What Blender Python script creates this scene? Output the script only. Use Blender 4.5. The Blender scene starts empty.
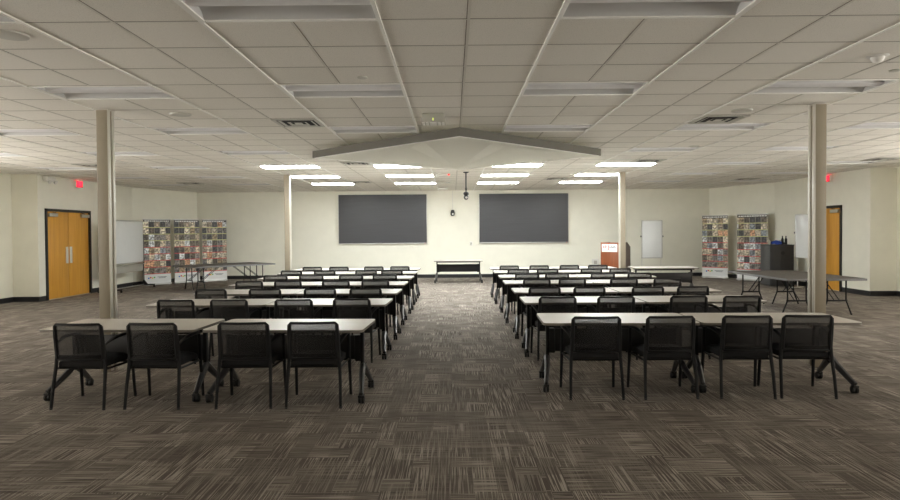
import bpy, bmesh, math, random
from mathutils import Vector, Matrix
random.seed(7)
R = math.radians
SC = bpy.context.scene
COL = SC.collection

# ------------------------------------------------------------------ camera, world, exposure
F = 630.0
cd = bpy.data.cameras.new('camera')
cam = bpy.data.objects.new('camera', cd); COL.objects.link(cam)
cd.sensor_fit = 'HORIZONTAL'; cd.sensor_width = 36.0; cd.lens = F / 900 * 36
cd.clip_start = 0.05; cd.clip_end = 100
PITCH, YAW, ROLL = 1.05, 0.27, -0.42
cam.location = (0, 0, 1.66)
cam.rotation_mode = 'QUATERNION'
cam.rotation_quaternion = (Matrix.Rotation(R(YAW), 4, 'Z') @ Matrix.Rotation(R(90 - PITCH), 4, 'X')
                           @ Matrix.Rotation(R(ROLL), 4, 'Z')).to_quaternion()
cd.shift_y = -(18 - F * math.tan(R(PITCH))) / 900
SC.camera = cam

FILL = 9.8            # world fill light for the front half, let in by added side windows
w = bpy.data.worlds.new('world'); SC.world = w; w.use_nodes = True
wn_ = w.node_tree
_tc = wn_.nodes.new('ShaderNodeTexCoord'); _sx = wn_.nodes.new('ShaderNodeSeparateXYZ'); _rp = wn_.nodes.new('ShaderNodeValToRGB')
wn_.links.new(_tc.outputs['Generated'], _sx.inputs[0]); wn_.links.new(_sx.outputs[2], _rp.inputs[0])
_rp.color_ramp.elements[0].position = .0; _rp.color_ramp.elements[0].color = (1.0, .95, .86, 1)     # bright lower half, added to lift the ceiling
_rp.color_ramp.elements[1].position = .04; _rp.color_ramp.elements[1].color = (.34, .31, .27, 1)    # dull sky
wn_.links.new(_rp.outputs[0], wn_.nodes['Background'].inputs[0])
w.node_tree.nodes['Background'].inputs[1].default_value = FILL
SC.view_settings.view_transform = 'Standard'
SC.view_settings.look = 'None'
SC.view_settings.gamma = 1
SC.view_settings.use_curve_mapping = False
SC.view_settings.exposure = 0.12
SC.cycles.diffuse_bounces = 8; SC.cycles.max_bounces = 14
LAMP = 36.0          # strength of the lit ceiling lenses

# ------------------------------------------------------------------ materials
MATS = {}
def nodes_of(name):
    m = bpy.data.materials.new(name); m.use_nodes = True
    MATS[name] = m
    nt = m.node_tree
    return m, nt, nt.nodes['Principled BSDF']
def noise(nt, scale, detail=3, vec=None, mapscale=None, rough=.5):
    n = nt.nodes.new('ShaderNodeTexNoise'); n.inputs['Scale'].default_value = scale
    n.inputs['Detail'].default_value = detail; n.inputs['Roughness'].default_value = rough
    if vec is None:
        tc = nt.nodes.new('ShaderNodeTexCoord'); vec = tc.outputs['Object']
    if mapscale:
        mp = nt.nodes.new('ShaderNodeMapping'); mp.inputs['Scale'].default_value = mapscale
        nt.links.new(vec, mp.inputs['Vector']); vec = mp.outputs['Vector']
    nt.links.new(vec, n.inputs['Vector'])
    return n
def ramp(nt, src, stops, interp='LINEAR'):
    r = nt.nodes.new('ShaderNodeValToRGB'); r.color_ramp.interpolation = interp
    el = r.color_ramp.elements
    while len(el) < len(stops): el.new(0.5)
    for e, (p, c) in zip(el, stops):
        e.position = p; e.color = (*c, 1) if len(c) == 3 else c
    nt.links.new(src, r.inputs['Fac'])
    return r
def math_(nt, op, a, b=None, clamp=False):
    n = nt.nodes.new('ShaderNodeMath'); n.operation = op; n.use_clamp = clamp
    for i, v in enumerate((a, b)):
        if v is None: continue
        if isinstance(v, (int, float)): n.inputs[i].default_value = v
        else: nt.links.new(v, n.inputs[i])
    return n.outputs[0]
def mixc(nt, fac, a, b, mode='MIX'):
    n = nt.nodes.new('ShaderNodeMix'); n.data_type = 'RGBA'; n.blend_type = mode
    for k, v in ((0, fac), (6, a), (7, b)):
        if isinstance(v, (int, float)): n.inputs[k].default_value = v
        elif isinstance(v, tuple): n.inputs[k].default_value = (*v, 1)
        else: nt.links.new(v, n.inputs[k])
    return n.outputs[2]
def plain(name, col, rough=.5, metal=0, var=.06, scale=6, spec=.5, bump=0, bscale=200, mapscale=None):
    m, nt, b = nodes_of(name)
    n = noise(nt, scale, 3, mapscale=mapscale)
    lo = tuple(c * (1 - var) for c in col); hi = tuple(min(1, c * (1 + var)) for c in col)
    r = ramp(nt, n.outputs['Fac'], [(.3, lo), (.7, hi)])
    nt.links.new(r.outputs['Color'], b.inputs['Base Color'])
    b.inputs['Roughness'].default_value = rough; b.inputs['Metallic'].default_value = metal
    b.inputs['Specular IOR Level'].default_value = spec
    if bump:
        n2 = noise(nt, bscale, 2); bp = nt.nodes.new('ShaderNodeBump')
        bp.inputs['Strength'].default_value = bump; bp.inputs['Distance'].default_value = .002
        nt.links.new(n2.outputs['Fac'], bp.inputs['Height']); nt.links.new(bp.outputs[0], b.inputs['Normal'])
    return m
def glow(name, col, strength):
    m, nt, b = nodes_of(name)
    n = noise(nt, 20, 1)
    r = ramp(nt, n.outputs['Fac'], [(0, tuple(c * .98 for c in col)), (1, col)])
    nt.links.new(r.outputs['Color'], b.inputs['Emission Color'])
    b.inputs['Base Color'].default_value = (*col, 1)
    b.inputs['Emission Strength'].default_value = strength
    return m

WALL = plain('wall_paint', (.86, .85, .755), .75, var=.02, scale=3, spec=.25, bump=.25, bscale=90)
BASEB = plain('baseboard_vinyl', (.016, .016, .018), .45)
COLP = plain('column_paint', (.31, .27, .205), .45, var=.02, spec=.4)
COLT = plain('corner_trim_metal', (.62, .60, .54), .38, metal=.25, var=.02)
TBAR2 = plain('ceiling_cross_bar_paint', (.70, .68, .62), .7, var=.01, spec=.2)
TBAR = plain('ceiling_grid_paint', (.86, .85, .81), .35, var=.01, spec=.5)
RECESS_SHADE = plain('tile_edge_shade', (.20, .17, .14), .8)  # dark strip colour stands in for the recess shadow along tile edges
VENTM = plain('vent_paint', (.55, .54, .49), .5, var=.03)
BLACK = plain('black_plastic', (.012, .012, .013), .45, var=.1)
FRAMEM = plain('black_powder_coat', (.008, .008, .009), .5, var=.1, spec=.25)
CUSHION = plain('black_seat_fabric', (.010, .010, .012), .85, var=.15, scale=60, bump=.4, bscale=400)
DARKV = plain('dark_void', (.01, .01, .01), .8)
WPLAST = plain('white_plastic', (.75, .74, .70), .4, var=.02)
GPLAST = plain('grey_plastic', (.42, .41, .36), .5, var=.03)
STEEL = plain('brushed_steel', (.62, .62, .60), .32, metal=1, var=.04, mapscale=(1, 1, 30))
PLATE = plain('satin_push_plate', (.78, .76, .70), .45, metal=.2, var=.02)
FOOTM = plain('silver_foot_metal', (.10, .10, .105), .3, metal=.6, var=.04)
LAM = plain('table_laminate', (.66, .63, .585), .30, var=.02, scale=3, spec=.6)
EDGE = plain('table_edge_band', (.20, .18, .155), .5, var=.04)
DOORW = None
BOARD = plain('whiteboard_enamel', (.74, .76, .77), .22, var=.015, spec=.5)
ALU = plain('aluminium_frame', (.55, .55, .54), .35, metal=.8, var=.03)
CABM = plain('cabinet_charcoal', (.035, .036, .038), .55, var=.08)
CABL = plain('cabinet_side_grey', (.075, .076, .078), .55, var=.08)
BLUEB = plain('blue_cloth', (.03, .08, .45), .7, var=.2, scale=30)
CANOPY = plain('canopy_panel_white', (.78, .775, .69), .6, var=.01, spec=.3)
CANEDGE = plain('canopy_edge_shaded', (.085, .078, .06), .6, var=.03)  # edge colour darkened to carry the shade that falls on it
REFL = plain('fixture_reflector', (.62, .62, .62), .45, var=.01)
LENS = plain('unlit_lens', (.80, .80, .82), .3, var=.01)
LIT = glow('lit_lens', (.97, 1.0, .97), LAMP)
RED = glow('exit_red_glow', (1.0, .02, .05), 3.5)
REDD = plain('exit_face_red', (.8, .05, .06), .4)
REDI = glow('indicator_red', (1, .05, .03), 1.5)
GREENI = glow('indicator_yellow_green', (.75, .9, .2), 1.5)
SIGNW = plain('sign_white', (.88, .88, .87), .4, var=.01)
SIGNR = plain('sign_red', (.62, .05, .04), .5)
SIGND = plain('sign_dark', (.05, .06, .09), .5)
SIGNG = plain('sign_grey', (.45, .47, .58), .5)

def wood(name, a, b_, rough=.35, ms=(1, 1, .08), scale=14):
    m, nt, b = nodes_of(name)
    n = noise(nt, scale, 5, mapscale=ms)
    r = ramp(nt, n.outputs['Fac'], [(.3, a), (.7, b_)])
    nt.links.new(r.outputs['Color'], b.inputs['Base Color']); b.inputs['Roughness'].default_value = rough
    return m
DOORW = wood('maple_door_veneer', (.64, .31, .045), (.74, .38, .06), .4)
PODW = wood('cherry_wood', (.17, .045, .014), (.24, .068, .022), .35)
PODG = plain('lectern_side_grey', (.16, .135, .12), .5)

# folding table top: dark wood-grain laminate
FOLD = wood('folding_table_grey', (.048, .042, .036), (.082, .072, .062), .6, ms=(.6, 6, 1), scale=9)
FOLDE = plain('folding_edge_grey', (.16, .16, .165), .4, metal=.2)

# dark screen: faint horizontal ribs
m, nt, b = nodes_of('dark_screen'); SCREEN = m
n = noise(nt, 4, 2, mapscale=(.3, 1, 12))
r = ramp(nt, n.outputs['Fac'], [(.3, (.046, .047, .055)), (.7, (.054, .055, .064))])
nt.links.new(r.outputs['Color'], b.inputs['Base Color']); b.inputs['Roughness'].default_value = .38
b.inputs['Specular IOR Level'].default_value = .55

# chair net: woven mesh one can see through
m, nt, b = nodes_of('chair_net'); NET = m
b.inputs['Base Color'].default_value = (.012, .012, .013, 1); b.inputs['Roughness'].default_value = .6
tr_ = nt.nodes.new('ShaderNodeBsdfTransparent'); mx = nt.nodes.new('ShaderNodeMixShader')
n = noise(nt, 350, 1)
r = ramp(nt, n.outputs['Fac'], [(.2, (.52,) * 3), (.8, (.64,) * 3)])
nt.links.new(r.outputs['Color'], mx.inputs[0])
nt.links.new(tr_.outputs[0], mx.inputs[1]); nt.links.new(b.outputs[0], mx.inputs[2])
nt.links.new(mx.outputs[0], nt.nodes['Material Output'].inputs['Surface'])

# carpet tiles with broken pin stripes
m, nt, b = nodes_of('carpet_tiles'); CARPET = m
tc = nt.nodes.new('ShaderNodeTexCoord'); P = tc.outputs['Object']
sx = nt.nodes.new('ShaderNodeSeparateXYZ'); nt.links.new(P, sx.inputs[0])
def cell(dx, dy, seed):
    cx = math_(nt, 'FLOOR', math_(nt, 'DIVIDE', math_(nt, 'ADD', sx.outputs[0], seed * .37), dx))
    cy = math_(nt, 'FLOOR', math_(nt, 'DIVIDE', math_(nt, 'ADD', sx.outputs[1], seed * .21), dy))
    c = nt.nodes.new('ShaderNodeCombineXYZ')
    nt.links.new(cx, c.inputs[0]); nt.links.new(cy, c.inputs[1]); c.inputs[2].default_value = seed
    wn = nt.nodes.new('ShaderNodeTexWhiteNoise'); wn.noise_dimensions = '3D'
    nt.links.new(c.outputs[0], wn.inputs['Vector'])
    return wn.outputs['Value']
big = cell(.61, .61, 1.3)
sml = cell(.305, .203, 4.1)
sm2 = cell(.152, .305, 8.7)
stx = noise(nt, 1, 2, P, (1.8, 105, 1), .55)      # stripes running along x
sty = noise(nt, 1, 2, P, (105, 1.8, 1), .55)      # stripes running along y
fx = ramp(nt, stx.outputs['Fac'], [(.50, (0,) * 3), (.56, (1,) * 3)])
fy = ramp(nt, sty.outputs['Fac'], [(.50, (0,) * 3), (.56, (1,) * 3)])
ori = math_(nt, 'GREATER_THAN', sml, .5)
ori2 = math_(nt, 'GREATER_THAN', big, .5)
sel = math_(nt, 'ABSOLUTE', math_(nt, 'SUBTRACT', ori2, math_(nt, 'MULTIPLY', ori, math_(nt, 'GREATER_THAN', sm2, .45))))
st = mixc(nt, sel, fx.outputs['Color'], fy.outputs['Color'])
dens = ramp(nt, sm2, [(0, (.35,) * 3), (.55, (.65,) * 3), (1, (.95,) * 3)])
st_o = mixc(nt, sel, fy.outputs['Color'], fx.outputs['Color'])
cross = mixc(nt, 1.0, st_o, ramp(nt, cell(.2, .407, 5.5), [(.3, (0,) * 3), (.8, (.55,) * 3)]).outputs['Color'], 'MULTIPLY')
st = mixc(nt, 1.0, st, cross, 'LIGHTEN')
st2 = mixc(nt, 1.0, st, dens.outputs['Color'], 'MULTIPLY')
base = ramp(nt, sml, [(0, (.088, .072, .062)), (.5, (.115, .096, .083)), (1, (.142, .12, .105))])
fine = noise(nt, 260, 2, P)
base2 = mixc(nt, .35, base.outputs['Color'], ramp(nt, fine.outputs['Fac'], [(.3, (.05, .042, .036)), (.7, (.22, .19, .165))]).outputs['Color'])
colr = mixc(nt, st2, base2, (.43, .39, .34))
nt.links.new(colr, b.inputs['Base Color']); b.inputs['Roughness'].default_value = .95
b.inputs['Specular IOR Level'].default_value = .15
bp = nt.nodes.new('ShaderNodeBump'); bp.inputs['Strength'].default_value = .4; bp.inputs['Distance'].default_value = .003
nt.links.new(fine.outputs['Fac'], bp.inputs['Height']); nt.links.new(bp.outputs[0], b.inputs['Normal'])

# ceiling tile: speckled mineral fibre
m, nt, b = nodes_of('ceiling_tile'); TILE = m
tc = nt.nodes.new('ShaderNodeTexCoord'); P = tc.outputs['Object']
sx = nt.nodes.new('ShaderNodeSeparateXYZ'); nt.links.new(P, sx.inputs[0])
TP = .633
cxx = math_(nt, 'FLOOR', math_(nt, 'DIVIDE', math_(nt, 'ADD', sx.outputs[0], .51), TP))
cyy = math_(nt, 'FLOOR', math_(nt, 'DIVIDE', math_(nt, 'SUBTRACT', sx.outputs[1], 4.5), TP))
c = nt.nodes.new('ShaderNodeCombineXYZ'); nt.links.new(cxx, c.inputs[0]); nt.links.new(cyy, c.inputs[1])
wn = nt.nodes.new('ShaderNodeTexWhiteNoise'); nt.links.new(c.outputs[0], wn.inputs['Vector'])
tint = ramp(nt, wn.outputs['Value'], [(0, (.80, .775, .71)), (.5, (.825, .80, .74)), (1, (.85, .825, .765))])
spk = noise(nt, 160, 2, P)
spc = ramp(nt, spk.outputs['Fac'], [(.30, (.72,) * 3), (.42, (1,) * 3)])
nt.links.new(mixc(nt, 1.0, tint.outputs['Color'], spc.outputs['Color'], 'MULTIPLY'), b.inputs['Base Color'])
b.inputs['Roughness'].default_value = .85; b.inputs['Specular IOR Level'].default_value = .2
bp = nt.nodes.new('ShaderNodeBump'); bp.inputs['Strength'].default_value = .3; bp.inputs['Distance'].default_value = .002
nt.links.new(spk.outputs['Fac'], bp.inputs['Height']); nt.links.new(bp.outputs[0], b.inputs['Normal'])

def banner_mat(name, seed, dark):
    """Printed photo-collage banner: 5 x 9 little pictures, coloured caption strips, white foot. Local x across, z up."""
    m, nt, b = nodes_of(name)
    tc = nt.nodes.new('ShaderNodeTexCoord'); P = tc.outputs['Object']
    s = nt.nodes.new('ShaderNodeSeparateXYZ'); nt.links.new(P, s.inputs[0])
    X, Z = s.outputs[0], s.outputs[2]
    u = math_(nt, 'DIVIDE', math_(nt, 'ADD', X, .46), .184)
    v = math_(nt, 'DIVIDE', math_(nt, 'SUBTRACT', Z, .36), .215)
    c = nt.nodes.new('ShaderNodeCombineXYZ')
    nt.links.new(math_(nt, 'FLOOR', u), c.inputs[0]); nt.links.new(math_(nt, 'FLOOR', v), c.inputs[1]); c.inputs[2].default_value = seed
    wn = nt.nodes.new('ShaderNodeTexWhiteNoise'); nt.links.new(c.outputs[0], wn.inputs['Vector'])
    d = dark
    pal = ramp(nt, wn.outputs['Value'], [(0, (.10 * d, .085 * d, .07 * d)), (.16, (.42 * d, .38 * d, .31 * d)), (.3, (.05, .05, .055)),
        (.42, (.30 * d, .25 * d, .20 * d)), (.54, (.58 * d, .54 * d, .46 * d)), (.66, (.16 * d, .15 * d, .15 * d)), (.78, (.46 * d, .27 * d, .17 * d)),
        (.82, (.22 * d, .25 * d, .30 * d)), (.88, (.48 * d, .52 * d, .56 * d)), (.95, (.27 * d, .21 * d, .14 * d))], 'CONSTANT')
    n1 = noise(nt, 15, 2, P); n2 = noise(nt, 9, 1, P)
    det = ramp(nt, n1.outputs['Fac'], [(.36, (.30, .28, .26)), (.5, (1, .97, .92)), (.64, (2.1, 2.0, 1.9))])
    pic = mixc(nt, .85, pal.outputs['Color'], det.outputs['Color'], 'MULTIPLY')
    # thin pale gaps between the pictures
    fu = math_(nt, 'FRACT', u); fv = math_(nt, 'FRACT', v)
    gap = math_(nt, 'LESS_THAN', fu, .06)
    pic = mixc(nt, gap, pic, (.40, .38, .30))
    cap = ramp(nt, math_(nt, 'DIVIDE', Z, 2.2), [(0, (.62, .05, .06)), (.58, (.62, .62, .28))], 'CONSTANT')
    strip = math_(nt, 'LESS_THAN', fv, .10)
    pic = mixc(nt, strip, pic, cap.outputs['Color'])
    head = math_(nt, 'GREATER_THAN', Z, 2.06)
    pic = mixc(nt, head, pic, (.06, .055, .05))
    foot = math_(nt, 'LESS_THAN', Z, .36)
    full = mixc(nt, foot, pic, (.78, .79, .80))
    nt.links.new(full, b.inputs['Base Color']); b.inputs['Roughness'].default_value = .5
    return m

# ------------------------------------------------------------------ mesh builder
class MB:
    def __init__(self): self.bm = bmesh.new()
    def _add(self, verts, faces, M=None):
        vs = [self.bm.verts.new((M @ Vector(v)) if M else Vector(v)) for v in verts]
        out = []
        for f in faces:
            try: out.append(self.bm.faces.new([vs[i] for i in f]))
            except ValueError: pass
        return vs, out
    def box(self, c, s, bev=0, M=None, seg=2):
        x, y, z = (v / 2 for v in s)
        vv = [(c[0] + i * x, c[1] + j * y, c[2] + k * z) for k in (-1, 1) for j in (-1, 1) for i in (-1, 1)]
        vs, fs = self._add(vv, [(0, 2, 3, 1), (4, 5, 7, 6), (0, 1, 5, 4), (2, 6, 7, 3), (0, 4, 6, 2), (1, 3, 7, 5)], M)
        if bev:
            es = {e for f in fs for e in f.edges}
            bmesh.ops.bevel(self.bm, geom=list(es), offset=bev, segments=seg, affect='EDGES', profile=.5)
        return self
    def tube(self, pts, r, n=8, flat=1.0, M=None, up=None, caps=True):
        """Sweep an n-gon along points; r may be a list; flat squashes one axis."""
        P = [Vector(p) for p in pts]
        rr = r if isinstance(r, (list, tuple)) else [r] * len(P)
        rings = []
        ref = Vector(up) if up else None
        for i, p in enumerate(P):
            a = P[max(0, i - 1)]; b_ = P[min(len(P) - 1, i + 1)]
            t = (b_ - a).normalized()
            if ref is None:
                ref = Vector((0, 0, 1)) if abs(t.z) < .9 else Vector((0, 1, 0))
            s = t.cross(ref).normalized(); q = s.cross(t).normalized()
            ring = []
            for k in range(n):
                an = 2 * math.pi * (k + .5) / n
                v = p + s * (math.cos(an) * rr[i]) + q * (math.sin(an) * rr[i] * flat)
                ring.append(self.bm.verts.new((M @ v) if M else v))
            rings.append(ring)
        for a, b_ in zip(rings, rings[1:]):
            for k in range(n):
                self.bm.faces.new((a[k], a[(k + 1) % n], b_[(k + 1) % n], b_[k]))
        if caps:
            self.bm.faces.new(list(reversed(rings[0]))); self.bm.faces.new(rings[-1])
        return self
    def lathe(self, prof, n=24, M=None):
        rings = []
        for r_, z in prof:
            rings.append([self.bm.verts.new((M @ Vector((r_ * math.cos(2 * math.pi * k / n), r_ * math.sin(2 * math.pi * k / n), z))) if M
                          else Vector((r_ * math.cos(2 * math.pi * k / n), r_ * math.sin(2 * math.pi * k / n), z))) for k in range(n)])
        for a, b_ in zip(rings, rings[1:]):
            for k in range(n):
                self.bm.faces.new((a[k], a[(k + 1) % n], b_[(k + 1) % n], b_[k]))
        self.bm.faces.new(list(reversed(rings[0]))); self.bm.faces.new(rings[-1])
        return self
    def prism(self, poly, z0, z1, M=None):
        n = len(poly)
        vv = [(x, y, z0) for x, y in poly] + [(x, y, z1) for x, y in poly]
        fs = [tuple(reversed(range(n))), tuple(range(n, 2 * n))] + [(i, (i + 1) % n, n + (i + 1) % n, n + i) for i in range(n)]
        self._add(vv, fs, M); return self
    def slab(self, fn, nu, nv, th):
        """Thick sheet: fn(u,v) -> (point, normal)."""
        A = []; B = []
        for i in range(nu + 1):
            ra = []; rb = []
            for j in range(nv + 1):
                p, nn = fn(i / nu, j / nv); p = Vector(p); nn = Vector(nn).normalized()
                ra.append(self.bm.verts.new(p + nn * th / 2)); rb.append(self.bm.verts.new(p - nn * th / 2))
            A.append(ra); B.append(rb)
        for i in range(nu):
            for j in range(nv):
                self.bm.faces.new((A[i][j], A[i + 1][j], A[i + 1][j + 1], A[i][j + 1]))
                self.bm.faces.new((B[i][j], B[i][j + 1], B[i + 1][j + 1], B[i + 1][j]))
        for i in range(nu):
            self.bm.faces.new((A[i][0], B[i][0], B[i + 1][0], A[i + 1][0]))
            self.bm.faces.new((A[i][nv], A[i + 1][nv], B[i + 1][nv], B[i][nv]))
        for j in range(nv):
            self.bm.faces.new((A[0][j], A[0][j + 1], B[0][j + 1], B[0][j]))
            self.bm.faces.new((A[nu][j], B[nu][j], B[nu][j + 1], A[nu][j + 1]))
        return self
    def build(self, name, mat, parent=None, label=None, smooth=True):
        bmesh.ops.recalc_face_normals(self.bm, faces=self.bm.faces)
        me = bpy.data.meshes.new(name); self.bm.to_mesh(me); self.bm.free()
        mats = mat if isinstance(mat, (list, tuple)) else [mat]
        for m_ in mats: me.materials.append(m_)
        if smooth:
            for p in me.polygons: p.use_smooth = True
            try: me.set_sharp_from_angle(angle=R(35))
            except Exception: pass
        o = bpy.data.objects.new(name, me); COL.objects.link(o)
        if parent: o.parent = parent
        if label: o['label'] = label
        return o
def thing(name, label, cat, loc=(0, 0, 0), rz=0, group=None):
    o = bpy.data.objects.new(name, None); COL.objects.link(o)
    o.location = loc; o.rotation_euler = (0, 0, rz); o.empty_display_size = .1
    return tag(o, label, cat, group)
def tag(o, label, cat, group=None):
    o['label'] = label; o['category'] = cat
    if group: o['group'] = group
    return o
KIDS = {}
def struct(o, label=None):
    o['kind'] = 'structure'
    if label: o['label'] = label
    return o
def copy_tree(o, parent=None, kids=None):
    kids = kids if kids is not None else children_map()
    c_ = o.copy(); COL.objects.link(c_); c_.parent = parent
    for ch in kids.get(o.name, []): copy_tree(ch, c_, kids)
    return c_
def children_map():
    k = {}
    for o in bpy.data.objects:
        if o.parent: k.setdefault(o.parent.name, []).append(o)
    return k

# ------------------------------------------------------------------ room shell
H = 3.17                    # ceiling height
XO, XI = 10.95, 10.3        # outer side walls, walls beside the stage end
YS, YC, YB, XB = 15.6, 20.2, 22.9, 9.3
YF = -7.0
TH = .2
def wall_seg(name, p, q, side):
    """Wall with its room face on p-q, thickness away from the room (to the right of p->q if side=1)."""
    p = Vector((*p, 0)); q = Vector((*q, 0)); d = (q - p).normalized(); n_ = Vector((d.y, -d.x, 0)) * side * TH
    mb = MB(); mb.prism([(v.x, v.y) for v in (p, q, q + n_, p + n_)], 0, H + .35)
    return struct(mb.build(name, WALL, smooth=False))
def base_seg(name, p, q, side):
    p = Vector((*p, 0)); q = Vector((*q, 0)); d = (q - p).normalized(); n_ = Vector((d.y, -d.x, 0)) * side * -.012
    mb = MB(); mb.prism([(v.x, v.y) for v in (p, q, q + n_, p + n_)], 0, .125)
    mb.prism([(v.x, v.y) for v in (p, q, q + n_ * 2.2, p + n_ * 2.2)], 0, .012)
    return struct(mb.build(name, BASEB, smooth=False))
mb = MB(); mb.box((0, (YF + YB) / 2, -.05), (2 * XO + .6, YB - YF + .6, .1)); struct(mb.build('floor', CARPET, smooth=False), 'brown carpet tiles with broken pale pin stripes')
# ceiling as tiles, leaving real openings for the recessed fixtures
FXX = [-9.37, -6.84, -4.305, -1.77, .756, 3.288, 5.82, 8.35]
FXY = [4.5 - TP + 2.532 * k for k in range(7)]
def open_cell(x, y):
    for ky, fy_ in enumerate(FXY):
        if abs(y - (fy_ + TP / 2)) < .1:
            for fx_ in FXX:
                if fx_ < x < fx_ + 2 * TP and fixture_here(fx_, ky): return True
    return False
def fixture_here(fx_, ky):
    yc = FXY[ky] + TP / 2
    if abs(fx_ + TP) + TP > XI - .1 and yc > YS - .6: return False
    inner = min(abs(fx_), abs(fx_ + 2 * TP))
    return inner < yc * .74 and abs(fx_ + TP) < 9.6
mb = MB()
i0, i1 = -18, 19
for i in range(i0, i1):
    for j in range(-19, 31):
        x0, y0 = -.51 + TP * i, 4.5 + TP * j
        if open_cell(x0 + TP / 2, y0 + TP / 2): continue
        mb._add([(x0, y0, H), (x0 + TP, y0, H), (x0 + TP, y0 + TP, H), (x0, y0 + TP, H)], [(0, 3, 2, 1)])
bmesh.ops.remove_doubles(mb.bm, verts=mb.bm.verts, dist=1e-4)
struct(mb.build('ceiling', TILE, smooth=False), 'suspended ceiling of speckled off-white tiles')
mbm, mbc, mbr = MB(), MB(), MB()
def is_open(i, j): return open_cell(-.51 + TP * (i + .5), 4.5 + TP * (j + .5))
for i in range(i0, i1 + 1):
    x = -.51 + TP * i; main = (i % 4 == 0) or (i % 4 == 2)
    j = -19
    while j < 31:                       # runs of cells not inside a fixture
        if is_open(i - 1, j) and is_open(i, j): j += 1; continue
        j2 = j
        while j2 < 31 and not (is_open(i - 1, j2) and is_open(i, j2)): j2 += 1
        ya_, yb_ = 4.5 + TP * j, 4.5 + TP * j2
        if main: mbm.box((x, (ya_ + yb_) / 2, H - .005), (.026, yb_ - ya_, .010))
        else:
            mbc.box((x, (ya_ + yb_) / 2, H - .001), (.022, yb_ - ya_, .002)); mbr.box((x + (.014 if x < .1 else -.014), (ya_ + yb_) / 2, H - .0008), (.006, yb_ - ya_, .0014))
        j = j2
xa, xb = -.51 + TP * i0, -.51 + TP * i1
for j in range(-19, 32):
    y = 4.5 + TP * j
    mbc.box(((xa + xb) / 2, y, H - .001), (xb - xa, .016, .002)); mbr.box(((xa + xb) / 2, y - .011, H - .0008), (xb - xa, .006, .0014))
struct(mbm.build('trim_1', TBAR, smooth=False), 'white main grid bars of the suspended ceiling')
struct(mbc.build('trim_4', TBAR2, smooth=False), 'cross bars of the suspended ceiling')
struct(mbr.build('trim_5', RECESS_SHADE, smooth=False), 'thin dark strips painted as recess shade beside the ceiling bars')
mb = MB(); mb.box((0, (YF + YB) / 2, H + .36), (2 * XO + .6, YB - YF + .6, .05)); struct(mb.build('ceiling_deck', DARKV, smooth=False))

WZ = 2.9
def fill_window_wall(name, s):
    """Long side wall of the front part of the hall: solid beside the step, then an added, unseen band of windows for fill light, between piers."""
    xm = s * (XO + TH / 2); y1 = YS + .2; ys = 12.6; yw = -4.0
    mb = MB()
    mb.box((xm, (ys + y1) / 2, (H + .35) / 2), (TH, y1 - ys, H + .35))
    mb.box((xm, (ys + yw) / 2, .2), (TH, ys - yw, .4)); mb.box((xm, (ys + yw) / 2, (WZ + H + .35) / 2), (TH, ys - yw, H + .35 - WZ))
    mb.box((xm, (yw + YF) / 2, (H + .35) / 2), (TH, yw - YF, H + .35))
    n_ = 6
    for k in range(n_):
        mb.box((xm, yw + .2 + (ys - yw) * k / n_, 1.6), (TH, .4, 3.2))
    struct(mb.build(name, WALL, smooth=False))
    for k in range(n_):
        a = yw + .4 + (ys - yw) * k / n_; b_ = yw + (ys - yw) * (k + 1) / n_
        mb = MB()
        for z in (.43, WZ - .03): mb.box((xm, (a + b_) / 2, z), (.08, b_ - a, .06))
        for y in (a + .03, (a + b_) / 2, b_ - .03): mb.box((xm, y, (WZ + .4) / 2), (.08, .06, WZ - .4))
        struct(mb.build('fill_window_%d' % (k + 1 + (n_ if s > 0 else 0)), BLACK, smooth=False))  # frames out of view, added with their openings to let fill light in
wall_seg('wall_back', (-XB, YB), (XB, YB), -1); base_seg('baseboard_back', (-XB, YB), (XB, YB), -1)
for s, nm in ((-1, 'left'), (1, 'right')):
    wall_seg('wall_%s_corner' % nm, (s * XB, YB), (s * XI, YC), -s); base_seg('baseboard_%s_corner' % nm, (s * XB, YB), (s * XI, YC), -s)
    wall_seg('wall_%s_step' % nm, (s * (XI + TH), YS), (s * XO, YS), -s if False else (-1 if s > 0 else 1)); base_seg('baseboard_%s_step' % nm, (s * (XI + .001), YS), (s * XO, YS), (-1 if s > 0 else 1))
    fill_window_wall('wall_%s' % nm, s); base_seg('baseboard_%s' % nm, (s * XO, YS), (s * XO, YF), -s)
wall_seg('wall_front', (-XO, YF), (XO, YF), 1)
# walls holding the doors: pieces round the opening
def door_wall(nm, s, y0, y1, zt):
    mb = MB(); xm = s * (XI + TH / 2)
    ya_, yb_ = YS + .0, YC
    mb.box((xm, (ya_ + y0) / 2, (H + .35) / 2), (TH, y0 - ya_, H + .35))
    mb.box((xm, (y1 + yb_) / 2, (H + .35) / 2), (TH, yb_ - y1, H + .35))
    mb.box((xm, (y0 + y1) / 2, (zt + H + .35) / 2), (TH, y1 - y0, H + .35 - zt))
    struct(mb.build('wall_%s_door_side' % nm, WALL, smooth=False))
    for k, (a, b_) in enumerate(((YS, y0 - .005), (y1 + .005, YC))):
        mb = MB(); mb.box((s * (XI - .006), (a + b_) / 2, .0625), (.012, b_ - a, .125))
        mb.box((s * (XI - .012), (a + b_) / 2, .006), (.024, b_ - a, .012))
        struct(mb.build('baseboard_%s_door_side' % nm, BASEB, smooth=False))
DL = (15.86, 17.84, 2.33); DR = (15.69, 16.72, 2.30)
DR = (16.72, 17.80, 2.30)
door_wall('left', -1, *DL); door_wall('right', 1, *DR)
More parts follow.
